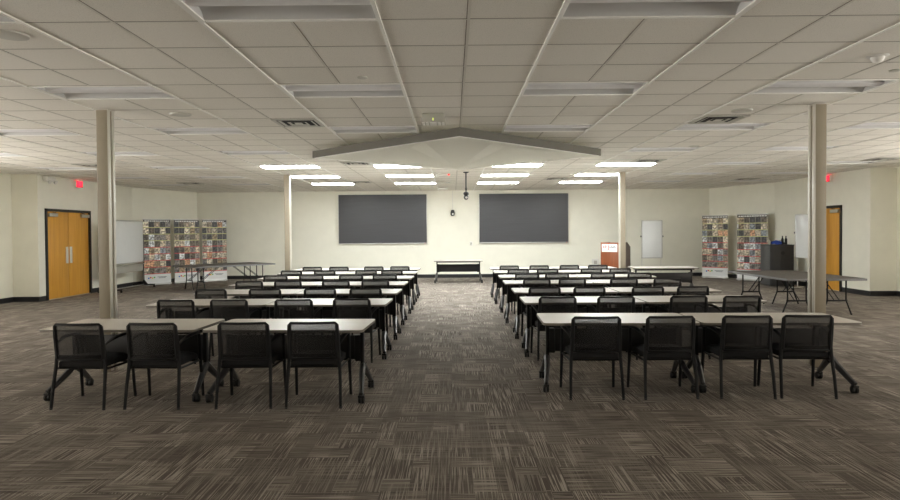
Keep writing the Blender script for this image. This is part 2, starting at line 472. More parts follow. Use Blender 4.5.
def make_door(nm, s, y0, y1, zt, leaves, hinge_near=True):
    root = bpy.data.objects.new(nm, None); COL.objects.link(root); root.location = (s * XI, (y0 + y1) / 2, 0)
    struct(root)
    hw = (y1 - y0) / 2; fw = .065
    mb = MB()
    for k in (-1, 1): mb.box((s * .02, k * (hw - fw / 2), zt / 2), (.11, fw, zt))
    mb.box((s * .02, 0, zt - fw / 2), (.11, 2 * hw, fw))
    struct(mb.build('door_frame', BLACK, root, smooth=False))
    lw = (2 * hw - 2 * fw) / leaves
    for k in range(leaves):
        yc = -hw + fw + lw * (k + .5)
        mb = MB(); mb.box((s * .03, yc, (zt - fw) / 2 + .005), (.045, lw - .012, zt - fw - .02), .003)
        lf = struct(mb.build('door_leaf', DOORW, root))
        # closer
        side = -1 if (k == 0) else 1
        mb = MB(); yy = yc + side * (lw / 2 - .22)
        mb.box((s * -.03, yy, zt - fw - .09), (.07, .34, .09), .01)
        struct(mb.build('door_closer', STEEL, lf, 'silver door closer'))
        mb = MB(); mb.tube([(s * -.03, yy, zt - fw - .030), (s * -.05, yy - side * .10, zt - fw - .025), (s * -.0, yy - side * .16, zt - fw + .01)], .008)
        struct(mb.build('closer_arm', BLACK, lf))
        hs = 1 if (leaves == 2 and k == 0) or (leaves == 1) else -1
        yh = yc + hs * (lw / 2 - .085)
        mb = MB(); mb.box((s * .002, yh, 1.12), (.012, .10, .44), .003)
        struct(mb.build('push_plate', PLATE, lf, 'silver vertical push plate'))
    mb = MB(); mb.box((s * .05, 0, .006), (.16, 2 * hw - 2 * fw, .012), .003)
    struct(mb.build('door_threshold', ALU, root))
make_door('door_1', -1, *DL, 2)
make_door('door_2', 1, *DR, 1)
# backs behind the door leaves (dark corridor side)
for k, (s, D) in enumerate(((-1, DL), (1, DR))):
    mb = MB(); mb.box((s * (XI + TH + .03), (D[0] + D[1]) / 2, 1.2), (.05, D[1] - D[0] + .3, 2.6)); struct(mb.build('wall_behind_door', DARKV, smooth=False))
# wall joints on the stage wall
for k, x in enumerate((-.95, .07)):
    mb = MB(); mb.box((x, YB - .003, (H + .125) / 2 + .0), (.012, .006, H - .13)); struct(mb.build('trim_%d' % (k + 2), WALL, smooth=False))

# ------------------------------------------------------------------ columns
def column(x, y, label, i):
    t = thing('column', label, 'column', (x, y, 0), 0, 'structural columns')
    hw = .068
    mb = MB(); mb.box((0, 0, H / 2), (2 * hw, 2 * hw, H - .012), .012)
    mb.build('shaft', COLP, t)
    sg = 1 if x < 0 else -1
    mb = MB()
    mb.box((sg * (hw + .006), -hw + .022, H / 2), (.014, .05, H - .03), .005)
    mb.box((sg * (hw + .006), hw - .022, H / 2), (.014, .05, H - .03), .005)
    mb.build('corner_trim', COLT, t, 'pale glossy strips running up the aisle side')
    mb = MB(); mb.box((0, 0, H - .012), (2 * hw + .03, 2 * hw + .03, .014), .003); mb.build('ceiling_collar', COLT, t)
    return t
column(-4.20, 7.62, 'tall beige square column standing behind the nearest left tables', 0)
column(4.40, 7.62, 'tall beige square column standing behind the nearest right tables', 1)
column(-4.24, 16.15, 'distant cream column left of the stage, beyond the left tables', 2)
column(4.34, 16.15, 'distant cream column partly covering the lectern, beyond the right tables', 3)

# ------------------------------------------------------------------ ceiling fixtures
def make_fixture(lit):
    t = thing('ceiling_light', 'x', 'ceiling light', (0, 0, H))
    L, D = 2 * TP, TP
    mb = MB()      # trim
    for k in (-1, 1):
        mb.box((0, k * (D / 2 - .012), -.003), (L - .01, .026, .012), .002)
        mb.box((k * (L / 2 - .012), 0, -.003), (.026, D - .01, .012), .002)
    mb.build('trim_frame', TBAR, t)
    mb = MB()      # two shallow coved reflectors
    hx = L / 2 - .02; hd = D / 2 - .02
    prof = []
    for k in (-1, 1):
        pr = [(k * hd, 0), (k * hd * .86, .045), (k * hd * .62, .075), (k * hd * .40, .085), (k * .075, .07)]
        vs = [[(sx_ * hx, y, z) for y, z in pr] for sx_ in (-1, 1)]
        mb._add(vs[0] + vs[1], [(i, i + 1, 5 + i + 1, 5 + i) for i in range(4)])
    for sx_ in (-1, 1):
        pr = [(-hd, 0), (-hd * .86, .045), (-hd * .62, .075), (-hd * .40, .085), (hd * .40, .085), (hd * .62, .075), (hd * .86, .045), (hd, 0)]
        mb._add([(sx_ * hx, y, z) for y, z in pr], [tuple(range(8))])
    mb.build('reflector', REFL, t, smooth=True)
    mb = MB()
    if lit:
        w_ = hd * .76
        pr = [(-w_, .03), (-w_ * .97, -.020), (-w_ * .5, -.026), (w_ * .5, -.026), (w_ * .97, -.020), (w_, .03)]
    else:
        pr = [(-.085, .07), (-.07, .02), (-.03, .004), (.03, .004), (.07, .02), (.085, .07)]
    n_ = len(pr); hx2 = hx - .004
    mb._add([(sx_ * hx2, y, z) for sx_ in (-1, 1) for y, z in pr], [(i, i + 1, n_ + i + 1, n_ + i) for i in range(n_ - 1)] + [tuple(range(n_)), tuple(range(n_, 2 * n_))])
    mb.build('lens', LIT if lit else LENS, t, 'glowing white lens' if lit else None)
    mb = MB(); mb.box((0, 0, .135), (L - .012, D - .012, .06)); mb.build('housing', VENTM, t)
    return t
PL, PU = make_fixture(True), make_fixture(False)
usedL = usedU = False
kids = children_map()
ROWN = ['nearest', 'second-nearest', 'third-nearest', 'fourth', 'fifth', 'sixth', 'farthest']
for ky, fy_ in enumerate(FXY):
    cols_here = [fx_ for fx_ in FXX if fixture_here(fx_, ky)]
    for fx_ in cols_here:
        lit = ky >= 4 and fx_ in (FXX[2], FXX[3], FXX[4], FXX[5])
        if lit: o = PL if not usedL else copy_tree(PL, None, kids); usedL = True
        else: o = PU if not usedU else copy_tree(PU, None, kids); usedU = True
        o.location = (fx_ + TP, fy_ + TP / 2, H)
        k = FXX.index(fx_)
        if lit:
            pos = {2: 'farthest left', 3: 'just left of the centre line', 4: 'just right of the centre line', 5: 'farthest right'}[k]
            rw = {4: 'nearest', 5: 'middle', 6: 'rearmost'}[ky]
            o['label'] = 'lit white ceiling light in the %s lit row, %s' % (rw, pos)
            o['group'] = 'lit ceiling lights over the stage end'
        else:
            d = ['fourth from centre', 'third from centre', 'second from centre', 'beside centre'][k if k < 4 else 7 - k]
            o['label'] = 'unlit grey recessed ceiling light, %s row, %s on the %s' % (ROWN[ky], d, 'left' if k < 4 else 'right')
            o['group'] = 'unlit ceiling lights'

# ------------------------------------------------------------------ ceiling canopy (diamond cloud)
t = thing('ceiling_canopy', 'large diamond-shaped suspended ceiling panel with shade-darkened edge over the aisle', 'ceiling panel', (.1, 11.05, 0))
A, Lf, Fr, Rt = (0, -2.4), (-2.55, 0), (0, 2.4), (2.50, 0)
mb = MB()
z0, z1 = 2.975, 3.095
def rim(poly, wdt, z0, z1):
    n_ = len(poly); c0 = Vector((0, 0))
    inner = [tuple(Vector(p) * (1 - wdt)) for p in poly]
    vv = [(x, y, z0) for x, y in poly] + [(x, y, z0) for x, y in inner] + [(x, y, z1) for x, y in poly] + [(x, y, z1) for x, y in inner]
    fs = []
    for i in range(n_):
        j = (i + 1) % n_
        fs += [(i, j, n_ + j, n_ + i), (2 * n_ + i, 3 * n_ + i, 3 * n_ + j, 2 * n_ + j), (i, 2 * n_ + i, 2 * n_ + j, j), (n_ + i, n_ + j, 3 * n_ + j, 3 * n_ + i)]
    mb._add(vv, fs)
rim([A, Rt, Fr, Lf], .012, z0, z1)
mb.build('edge_band', CANEDGE, t, 'grey-brown edge band painted darker as shade', smooth=False)
mb = MB(); q = .985
P1, P2 = (-.52, -1.88), (.52, -1.88)
V = {'A': (0, A[1] * q, z0 + .004), 'L': (Lf[0] * q, 0, z0 + .004), 'F': (0, Fr[1] * q, z0 + .004), 'R': (Rt[0] * q, 0, z0 + .004),
     'P1': (P1[0] * q, P1[1] * q, z0 + .004), 'P2': (P2[0] * q, P2[1] * q, z0 + .004), 'ML': (-.80, -.45, z0 + .11), 'MR': (.80, -.45, z0 + .11)}
ks = list(V); ix = {k: i for i, k in enumerate(ks)}
tri = [('A', 'P1', 'F'), ('A', 'F', 'P2'), ('P1', 'L', 'ML'), ('P1', 'ML', 'F'), ('ML', 'L', 'F'), ('P2', 'MR', 'R'), ('P2', 'F', 'MR'), ('MR', 'F', 'R')]
top = len(ks)
vv = [V[k] for k in ks] + [(V[k][0], V[k][1], z1 - .005) for k in ('A', 'R', 'F', 'L')]
mb._add(vv, [tuple(ix[k] for k in f) for f in tri] + [(top, top + 1, top + 2, top + 3)])
mb.build('underside_panel', CANOPY, t, 'pale faceted underside', smooth=False)
mb = MB()
rimb = [Vector(p) for p in (A, Rt, Fr, Lf)]
for i in range(4):
    a = rimb[i] * .984; b_ = rimb[(i + 1) % 4] * .984
    mb.tube([(a.x, a.y, z0 + .002), (b_.x, b_.y, z0 + .002)], .012, 4)
mb.build('light_rim', TBAR, t, 'thin white bead inside the edge')
mb = MB()
for x, y in ((-1.5, 0), (1.5, 0), (0, -1.5), (0, 1.5)): mb.box((x, y, (z1 + H) / 2 - .004), (.06, .06, H - z1))
mb.build('hanger', FRAMEM, t)

# ------------------------------------------------------------------ vents and ceiling devices
def make_vent():
    t = thing('ceiling_vent', 'x', 'air vent', (0, 0, H), 0, 'square ceiling air vents')
    mb = MB(); s_ = TP / 2 - .02
    for k in (-1, 1):
        mb.box((0, k * (s_ - .02), -.012), (2 * s_, .04, .012)); mb.box((k * (s_ - .02), 0, -.012), (.04, 2 * s_, .012))
    mb.build('frame', VENTM, t)
    mb = MB(); mb.box((0, 0, -.007), (2 * s_, 2 * s_, .002)); mb.build('dark_opening', DARKV, t, smooth=False)
    for r_ in (.23, .13):
        mb = MB()
        for k in (-1, 1):
            for ax in (0, 1):
                M_ = Matrix.Rotation(0 if ax == 0 else R(90), 4, 'Z')
                y = k * r_
                mb._add([(-r_, y, -.020), (r_, y, -.020), (r_ - .035, y - k * .035, -.011), (-r_ + .035, y - k * .035, -.011)], [(0, 1, 2, 3)], M_)
        mb.build('louver', VENTM, t, smooth=False)
    mb = MB(); mb.box((0, 0, -.015), (.10, .10, .008), .002); mb.build('center_plate', VENTM, t)
    return t
PV = make_vent(); kids = children_map()
vents = [((-2.09, 8.61), 'square dark-slotted ceiling vent left of the white camera box'),
         ((3.62, 8.61), 'square dark-slotted ceiling vent near the right front column'),
         ((-7.80, 13.68), 'dark ceiling vent above the double doors, left of the front column'),
         ((-2.09, 13.68), 'dark ceiling vent beyond the canopy, among the lit lights on the left'),
         ((9.31, 13.68), 'dark ceiling vent near the right wall step'),
         ((4.24, 13.68), 'small dark ceiling vent beyond the canopy, right of centre'),
         ((-2.73, 18.74), 'thin dark ceiling vent above the left dark screen'),
         ((2.97, 18.10), 'thin dark ceiling vent above the right dark screen'),
         ((-7.80, 18.74), 'dark ceiling vent above the three left banners'),
         ((8.68, 18.74), 'dark ceiling vent above the two right banners')]
for i, ((x, y), lb) in enumerate(vents):
    o = PV if i == 0 else copy_tree(PV, None, kids); o.location = (x, y, H); o['label'] = lb
def disc_dev(name, x, y, r_, d, mat, label, cat, grp=None):
    mb = MB(); mb.lathe([(r_ * .72, -d), (r_ * .95, -d * .7), (r_, 0), (r_ * .98, .002)]); o = mb.build(name, mat); o.location = (x, y, H)
    tag(o, label, cat, grp); return o
disc_dev('ceiling_speaker', -3.42, 7.95, .13, .018, VENTM, 'round flat ceiling speaker right of the left front column', 'speaker', 'round ceiling speakers')
disc_dev('ceiling_speaker', -3.32, 4.75, .13, .018, VENTM, 'round flat ceiling speaker at the top left edge of the view', 'speaker', 'round ceiling speakers')
disc_dev('ceiling_speaker', 3.66, 8.0, .13, .018, VENTM, 'round flat ceiling speaker beside the vent near the right front column', 'speaker', 'round ceiling speakers')
disc_dev('ceiling_speaker', 4.34, 11.36, .09, .015, VENTM, 'small round ceiling disc far right of the canopy', 'speaker', 'round ceiling speakers')
disc_dev('sprinkler_cover', -.87, 6.15, .05, .012, VENTM, 'small round sprinkler cover left of the aisle ceiling line', 'sprinkler cover', 'ceiling sprinkler covers')
disc_dev('sprinkler_cover', 4.22, 6.05, .05, .012, VENTM, 'small round sprinkler cover at the upper right edge of the view', 'sprinkler cover', 'ceiling sprinkler covers')
disc_dev('sprinkler_cover', 3.67, 18.2, .06, .03, WPLAST, 'tiny white sprinkler among the right lit lights', 'sprinkler cover', 'ceiling sprinkler covers')
t = thing('smoke_detector', 'white cone-shaped smoke detector on the upper right ceiling', 'smoke detector', (3.72, 5.55, H))
MB().lathe([(.05, -.012), (.085, -.006), (.09, .001)]).build('base', WPLAST, t)
MB().lathe([(.012, -.062), (.035, -.052), (.052, -.03), (.056, -.010)]).build('sensor_cone', WPLAST, t)
# scalloped grey box with a small light, hanging on the aisle ceiling
t = thing('ceiling_device', 'grey scalloped ceiling box with tiny yellow light, above the aisle', 'ceiling device', (-.24, 8.1, H))
mb = MB(); mb.box((0, 0, -.04), (.28, .22, .07), .012)
mb.prism([(-.155, -.10), (-.10, -.13), (.10, -.13), (.155, -.10), (.155, .10), (.10, .13), (-.10, .13), (-.155, .10)], -.118, -.06)
mb.build('housing', GPLAST, t)
mb = MB()
for x in (-.125, -.075, 0, .075, .125): mb.box((x, 0, -.123), (.036 if x else .085, .20, .010), .004)
mb.build('lower_lens', WPLAST, t, 'white scalloped lower rim')
mb = MB(); mb.box((0, -.131, -.085), (.012, .006, .030)); mb.build('indicator_light', GREENI, t)
# flat white units above the screens
t = thing('ceiling_emitter', 'white flat ceiling unit with red light above the aisle, before the stage wall', 'ceiling device', (-.25, 16.38, H))
mb = MB(); mb.box((0, 0, -.03), (.36, .26, .055), .02); mb.build('housing', WPLAST, t)
mb = MB(); mb.box((.155, -.128, -.035), (.05, .02, .035), .003); mb.build('indicator_light', REDI, t)
mb = MB(); mb.box((0, 0, -.02), (.42, .25, .035), .01); o = mb.build('ceiling_emitter', WPLAST); o.location = (-.28, 19.1, H)
tag(o, 'white flat ceiling unit, middle of the three above the aisle end', 'ceiling device')
mb = MB(); mb.box((0, 0, -.03), (.34, .25, .05), .015); o = mb.build('ceiling_emitter', WPLAST); o.location = (-.33, 21.5, H)
tag(o, 'white ceiling unit nearest the stage wall, above the wall camera', 'ceiling device')
# pole camera
t = thing('pole_camera', 'black dome camera hanging from the ceiling on a black pole', 'camera', (.34, 15.9, H))
mb = MB(); mb.lathe([(.045, -.03), (.075, -.012), (.075, 0)]); mb.build('ceiling_mount', BLACK, t)
mb = MB(); mb.tube([(0, 0, -.02), (0, 0, -.52)], .018, 10); mb.box((0, 0, -.43), (.05, .05, .05), .005); mb.build('pole', BLACK, t)
mb = MB(); mb.lathe([(.045, -.60), (.066, -.57), (.07, -.53), (.05, -.505)]); mb.build('housing', BLACK, t)
mb = MB(); mb.lathe([(.01, -.70), (.04, -.69), (.06, -.655), (.062, -.62), (.055, -.60)]); hd_ = mb.build('camera_head', BLACK, t)
mb = MB(); mb.lathe([(.028, 0), (.030, .02), (.022, .024)], 16, Matrix.Translation((0, -.05, -.65)) @ Matrix.Rotation(R(90), 4, 'X')); mb.build('camera_lens', STEEL, hd_)
# wall camera with conduit
t = thing('wall_camera', 'small black camera on the stage wall between the two screens', 'camera', (0, YB, 2.34))
mb = MB(); mb.box((0, -.03, 0), (.07, .06, .10), .01); mb.build('wall_bracket', BLACK, t)
mb = MB(); mb.lathe([(.045, -.10), (.075, -.07), (.08, .0), (.06, .10), (.03, .12)], 20, Matrix.Translation((0, -.13, 0))); h_ = mb.build('camera_body', BLACK, t)
mb = MB(); mb.lathe([(.03, 0), (.03, .02)], 16, Matrix.Translation((0, -.20, -.03)) @ Matrix.Rotation(R(90), 4, 'X')); mb.build('camera_lens', STEEL, h_)
mb = MB(); mb.box((.0, -.012, (H - 2.34) / 2 + .03), (.022, .02, H - 2.34 - .10), .002); mb.build('cable_cover', WPLAST, t)

# exit signs
def exit_sign(x, y, s, label):
    t = thing('exit_sign', label, 'exit sign', (x, y, H), 0, 'red exit signs')
    mb = MB(); mb.box((0, 0, -.0175), (.05, .12, .035), .004); mb.build('canopy_mount', WPLAST, t)
    mb = MB(); mb.box((0, 0, -.135), (.05, .30, .20), .006); body = mb.build('sign_body', SIGNW, t)
    mb = MB(); mb.box((0, 0, -.035), (.03, .30, .004)); mb.build('light_strip', RED, t, 'glowing red strip')
    # EXIT letters as small bars, on the room side, and the faces tinted red
    fx_ = -s * .0265
    mb = MB(); mb.box((fx_, 0, -.135), (.003, .29, .17)); mb.build('sign_face', REDD, body)
    mb = MB(); hx_ = -s * .030
    def st_(y0_, z0_, y1_, z1_):
        mb.tube([(hx_, s * -y0_, z0_), (hx_, s * -y1_, z1_)], .010, 4)
    zt_, zb_ = -.075, -.195; zm = -.135
    # E
    st_(-.115, zb_, -.115, zt_); [st_(-.115, z_, -.065, z_) for z_ in (zb_, zm, zt_)]
    st_(-.045, zb_, .005, zt_); st_(-.045, zt_, .005, zb_)
    st_(.03, zb_, .03, zt_)
    st_(.085, zb_, .085, zt_); st_(.055, zt_, .115, zt_)
    mb.build('lettering', RED, body, 'glowing red letters EXIT')
    return t
exit_sign(-10.22, 17.2, -1, 'glowing red exit sign above the wooden double doors')
exit_sign(10.22, 17.25, 1, 'glowing red exit sign above the single door, behind the right column')
t = thing('emergency_light', 'white twin-head emergency light left of the exit sign', 'emergency light', (-10.22, 15.95, H - .1))
mb = MB(); mb.box((0, 0, 0), (.14, .34, .12), .02); mb.build('housing', WPLAST, t)
for k in (-1, 1):
    mb = MB(); mb.lathe([(.03, 0), (.055, .05), (.055, .06)], 16, Matrix.Translation((.05, k * .12, -.05)) @ Matrix.Rotation(R(120), 4, 'Y')); mb.build('lamp_head', WPLAST, t)

# ------------------------------------------------------------------ screens on the stage wall
def screen(x0, x1, za, zb, label):
    t = thing('presentation_screen', label, 'screen', ((x0 + x1) / 2, YB, za), 0, 'dark presentation screens')
    w_, h_ = x1 - x0, zb - za
    mb = MB(); mb.box((0, -.045, h_ / 2), (w_, .07, h_), .004); mb.build('housing', BLACK, t)
    mb = MB(); mb.box((0, -.083, h_ / 2 + .02), (w_ - .03, .006, h_ - .06)); mb.build('display_panel', SCREEN, t, smooth=False)
    mb = MB(); mb.box((0, -.086, .018), (w_, .012, .036), .003); mb.build('bottom_rail', ALU, t, 'light silver bottom rail')
    mb = MB()
    for k in (-1, 1): mb.box((k * (w_ / 2 + .008), -.05, h_ / 2), (.016, .08, h_), .003)
    mb.build('side_frame', ALU, t)
    mb = MB(); mb.box((w_ / 2 - .06, -.094, .02), (.04, .006, .014)); mb.build('indicator_light', SIGNR, t)
screen(-4.13, -.95, 1.24, 3.03, 'large dark screen on the stage wall, left one')
screen(.97, 4.17, 1.24, 3.03, 'large dark screen on the stage wall, right one')
for x, z, w_, h_, lb in ((.66, 1.24, .09, .14, 'small white wall plate between the screens'), (5.17, .52, .26, .26, 'white wall box behind the farthest right tables')):
    t = thing('wall_plate', lb, 'wall plate', (x, YB, z))
    mb = MB(); mb.box((0, -.012, 0), (w_, .024, h_), .006); mb.build('cover', WPLAST, t)
    mb = MB(); mb.box((0, -.026, 0), (w_ * .45, .006, h_ * .5), .002); mb.build('outlet', GPLAST, t)

# ------------------------------------------------------------------ lectern
t = thing('lectern', 'cherry wood lectern with white lettered sign, partly behind the distant right column', 'lectern', (5.16, 20.0, 0), R(-45))
LW, LD, LH = .64, .70, 1.30
mb = MB(); mb.box((0, -LD / 2, LH / 2), (LW, .03, LH), .004); mb.build('front_panel', PODW, t)
for k in (-1, 1):
    mb = MB(); mb._add([(k * LW / 2, -LD / 2, 0), (k * LW / 2, LD / 2, 0), (k * LW / 2, LD / 2, LH - .15), (k * LW / 2, LD / 2 - .20, LH), (k * LW / 2, -LD / 2, LH)], [(0, 1, 2, 3, 4)])
    r_ = bmesh.ops.extrude_face_region(mb.bm, geom=mb.bm.faces[:])
    for v in r_['geom']:
        if isinstance(v, bmesh.types.BMVert): v.co.x -= k * .03
    mb.build('side_panel', PODG, t, 'grey-brown side', smooth=False)
mb = MB(); M_ = Matrix.Translation((0, -.03, LH - .035)) @ Matrix.Rotation(R(-3), 4, 'X'); mb.box((0, 0, 0), (LW - .07, .56, .02), .003, M_); mb.build('reading_top', PODW, t)
mb = MB(); mb.box((0, .05, .05), (LW - .06, LD - .08, .06)); mb.box((0, .05, .65), (LW - .06, LD - .1, .025)); mb.build('shelf', PODG, t)
mb = MB(); mb.box((.0, -LD / 2 - .020, 1.12), (.54, .008, .24), .002); sign = mb.build('sign_panel', SIGNW, t, 'white sign')
def text(body, size, x, z, mat, parent, y, name, shear=0, label=None, rz=0):
    cu = bpy.data.curves.new(name, 'FONT'); cu.body = body; cu.size = size; cu.extrude = .0015; cu.shear = shear; cu.offset = size * .012
    o = bpy.data.objects.new(name, cu); COL.objects.link(o); o.parent = parent
    cu.materials.append(mat)
    bpy.context.view_layer.update()
    me = bpy.data.meshes.new_from_object(o.evaluated_get(bpy.context.evaluated_depsgraph_get()))
    bpy.data.objects.remove(o); bpy.data.curves.remove(cu)
    o = bpy.data.objects.new(name, me); COL.objects.link(o); o.parent = parent; o.location = (x, y, z); o.rotation_euler = (R(90), 0, rz)
    if label: o['label'] = label
    return o
yy = -LD / 2 - .026
text('se', .18, -.245, 1.12, SIGNR, sign, yy, 'lettering', label='red letters')
text('j', .24, -.065, 1.105, SIGNR, sign, yy, 'lettering', label='tall red letter')
text('ulas', .155, -.015, 1.12, SIGND, sign, yy, 'lettering', label='dark letters')
mb = MB(); mb.box((.10, yy, 1.075), (.24, .002, .010)); mb.box((.12, yy, 1.055), (.20, .002, .008)); mb.box((-.20, yy, 1.085), (.06, .002, .018)); mb.build('lettering', SIGNG, sign, 'small unreadable print')

# ------------------------------------------------------------------ chairs
def make_chair():
    t = thing('guest_chair', 'x', 'chair', (0, 0, 0), 0)
    # seat cushion
    def seat(u, v):
        x = (u - .5) * .47; y = -.20 + v * .45
        ed = max(0, abs(u - .5) * 2 - .75) / .25; ev = max(0, abs(v - .5) * 2 - .75) / .25
        z = .435 + .012 * (1 - (abs(u - .5) * 2) ** 2) - .014 * (ed ** 2) - .014 * (ev ** 2) - (.02 * max(0, v - .8) / .2)
        x *= 1 - .05 * ev
        return (x, y, z), (0, 0, 1)
    mb = MB(); mb.slab(seat, 12, 12, .055); mb.build('seat', CUSHION, t)
    mb = MB(); mb.box((0, .02, .395), (.44, .40, .018), .006)
    mb.tube([(-.25, -.16, .375), (.25, -.16, .375)], .011); mb.tube([(-.265, .18, .375), (.265, .18, .375)], .011)
    for k in (-1, 1): mb.tube([(k * .245, -.22, .375), (k * .265, .19, .375)], .011)
    mb.build('seat_frame', FRAMEM, t)
    # backrest: bowed net in a rounded frame
    def back(u, v, off=0):
        a = (u - .5) * 2; x = a * .222; z = .475 + v * .325
        y = -.235 - .035 * v - .030 * (1 - a * a) + .02
        return Vector((x, y - off, z))
    mb = MB(); mb.slab(lambda u, v: (back(u, v), (0, 1, 0)), 12, 6, .006); mb.build('backrest', NET, t, 'see-through black net')
    mb = MB()
    path = []
    n_ = 12
    for i in range(n_ + 1): path.append(back(.03 + .94 * i / n_, 1.03))
    mb.tube([back(-.02, .96)] + path + [back(1.02, .96)], .0125, 6)
    mb.tube([back(i / 10, -.02) for i in range(11)], .013, 6)
    for u in (0, 1): mb.tube([back(u, v / 4 * .97) for v in range(5)], .015, 6)
    # lumbar bar low on the back
    mb.slab(lambda u, v: (back(u, .02 + .10 * v, -.004), (0, 1, 0)), 10, 1, .012)
    mb.build('back_frame', FRAMEM, t)
    for k in (-1, 1):
        mb = MB(); mb.tube([(k * .258, -.275, .004), (k * .252, -.245, .22), (k * .243, -.212, .40), (k * .236, -.208, .50), (k * .234, -.238, .70), (k * .231, -.246, .79)], [.014, .0155, .017, .017, .015, .013], 8)
        o = mb.build('leg', FRAMEM, t)
        mb = MB(); mb.lathe([(.014, 0), (.014, .018)], 10, Matrix.Translation((k * .258, -.275, 0))); mb.build('glide', BLACK, o)
        mb = MB(); mb.tube([(k * .278, .235, .004), (k * .274, .215, .22), (k * .270, .195, .42), (k * .268, .185, .62), (k * .268, .165, .652)], [.014, .016, .018, .017, .014], 8)
        o = mb.build('leg', FRAMEM, t)
        mb = MB(); mb.lathe([(.014, 0), (.014, .018)], 10, Matrix.Translation((k * .278, .235, 0))); mb.build('glide', BLACK, o)
        mb = MB(); mb.tube([(k * .240, -.225, .60), (k * .252, -.16, .635), (k * .266, -.05, .662), (k * .270, .08, .668), (k * .268, .18, .655)], [.014, .021, .026, .026, .020], 8, flat=.6)
        mb.build('armrest', BLACK, t)
    return t
PC = make_chair(); kids = children_map()
EL = [6.08, 8.15, 9.65, 11.2, 12.75, 14.3, 15.75]
ER = [6.32, 8.2, 9.6, 11.25, 12.75, 14.3, 15.75]
CXL = [[-3.56, -2.86, -2.0, -1.335], [-3.55, -2.87, -2.04, -1.29], [-3.67, -2.87, -2.03, -1.33], [-3.61, -2.92, -2.07, -1.38],
       [-3.56, -2.86, -2.06, -1.38], [-3.65, -2.90, -1.97, -1.37], [-3.51, -2.84, -1.97, -1.32]]
CXR = [[1.41, 2.13, 2.90, 3.50], [1.34, 2.09, 3.02, 3.69], [1.37, 2.04, 2.92, 3.60], [1.48, 2.10, 3.03, 3.78],
       [1.49, 2.07, 2.99, 3.73], [1.46, 2.13, 3.11, 3.75], [1.40, 2.13, 2.90, 3.60]]
RN = ['nearest', 'second', 'third', 'fourth', 'fifth', 'sixth', 'farthest']
first = True
rr = random.Random(3)
for side, E_, CX in (('left', EL, CXL), ('right', ER, CXR)):
    for i, (e, xs) in enumerate(zip(E_, CX)):
        for j, x in enumerate(xs):
            o = PC if first else copy_tree(PC, None, kids); first = False
            ang = [-2.5, -1.5, 1, .5, -1, 1.5, -2.5, -4][j + (4 if side == 'right' else 0)] if i == 0 else rr.uniform(-3, 3)
            o.location = (x, e + .12 + (0 if i == 0 else rr.uniform(-.02, .03)), 0); o.rotation_euler = (0, 0, R(ang))
            if side == 'left': pos = ['leftmost', 'second from left', 'third from left', 'aisle-end'][j]
            else: pos = ['aisle-end', 'second from aisle', 'third from aisle', 'rightmost'][j]
            o['label'] = 'black net-back armchair, %s in the %s row %s of the aisle' % (pos, RN[i], side)
            o['group'] = 'black armchairs in rows at the tables'

# ------------------------------------------------------------------ training tables
TL, TD, TZ = 1.57, .78, .73
def rr_poly(w_, d, r_, n_=5):
    out = []
    for cx_, cy_, a0 in ((w_ / 2 - r_, d / 2 - r_, 0), (-w_ / 2 + r_, d / 2 - r_, 90), (-w_ / 2 + r_, -d / 2 + r_, 180), (w_ / 2 - r_, -d / 2 + r_, 270)):
        for k in range(n_ + 1):
            a = R(a0 + 90 * k / n_); out.append((cx_ + r_ * math.cos(a), cy_ + r_ * math.sin(a)))
    return out
def make_table(length=TL):
    t = thing('training_table', 'x', 'table', (0, 0, 0), 0)
    mb = MB(); mb.prism(rr_poly(length, TD, .05), TZ - .024, TZ)
    top_ = mb.build('tabletop', LAM, t)
    mb = MB(); outer = rr_poly(length + .006, TD + .006, .053)
    mb.prism(outer, TZ - .026, TZ - .003); mb.build('edge_band', EDGE, top_, 'dark edge band')
    px = length / 2 - .085
    for k in (-1, 1):
        mb = MB(); mb.box((k * px, .06, .46), (.035, .055, .44), .006)
        mb.box((k * px, .06, .685), (.05, .30, .03), .004)
        leg = mb.build('leg', FRAMEM, t)
        mb = MB()
        xx = k * (px + .005)
        mb.tube([(xx, .06, .300), (xx + k * .01, -.06, .225), (xx + k * .05, -.30, .088)], [.034, .031, .024], 8, flat=1.2)
        mb.tube([(xx, .06, .300), (xx + k * .01, .16, .225), (xx + k * .03, .33, .088)], [.034, .031, .024], 8, flat=1.2)
        mb.build('foot', FOOTM, leg, 'silver splayed foot')
        for yy_ in (-.30, .33):
            mb = MB(); cx_ = xx + k * (.05 if yy_ < 0 else .03)
            mb.tube([(cx_, yy_, .105), (cx_, yy_, .068)], .012)
            mb.box((cx_, yy_, .072), (.062, .05, .024), .008)
            for q_ in (-1, 1):
                mb.lathe([(.026, -.013), (.037, -.010), (.037, .010), (.026, .013)], 16, Matrix.Translation((cx_ + q_ * .0165, yy_ + .01, .037)) @ Matrix.Rotation(R(90), 4, 'Y'))
            mb.build('caster', BLACK, leg)
    mb = MB(); mb.box((0, .10, .67), (2 * px, .04, .035), .004); mb.build('cross_beam', FRAMEM, t)
    mb = MB(); mb.box((0, .14, .47), (2 * px - .10, .014, .25), .004)
    for k in (-1, 1): mb.box((k * (px - .04), .10, .47), (.09, .05, .27), .01)
    mb.build('modesty_panel', BLACK, t)
    for k in (-1, 1):
        mb = MB(); mb.box((k * (px - .05), -.18, .695), (.03, .22, .016), .003); mb.tube([(k * (px - .05), -.27, .695), (k * (px - .05), -.27, .685)], .012); mb.build('flip_latch', BLACK, t)
    return t
PT = make_table(); kids = children_map()
spots = []
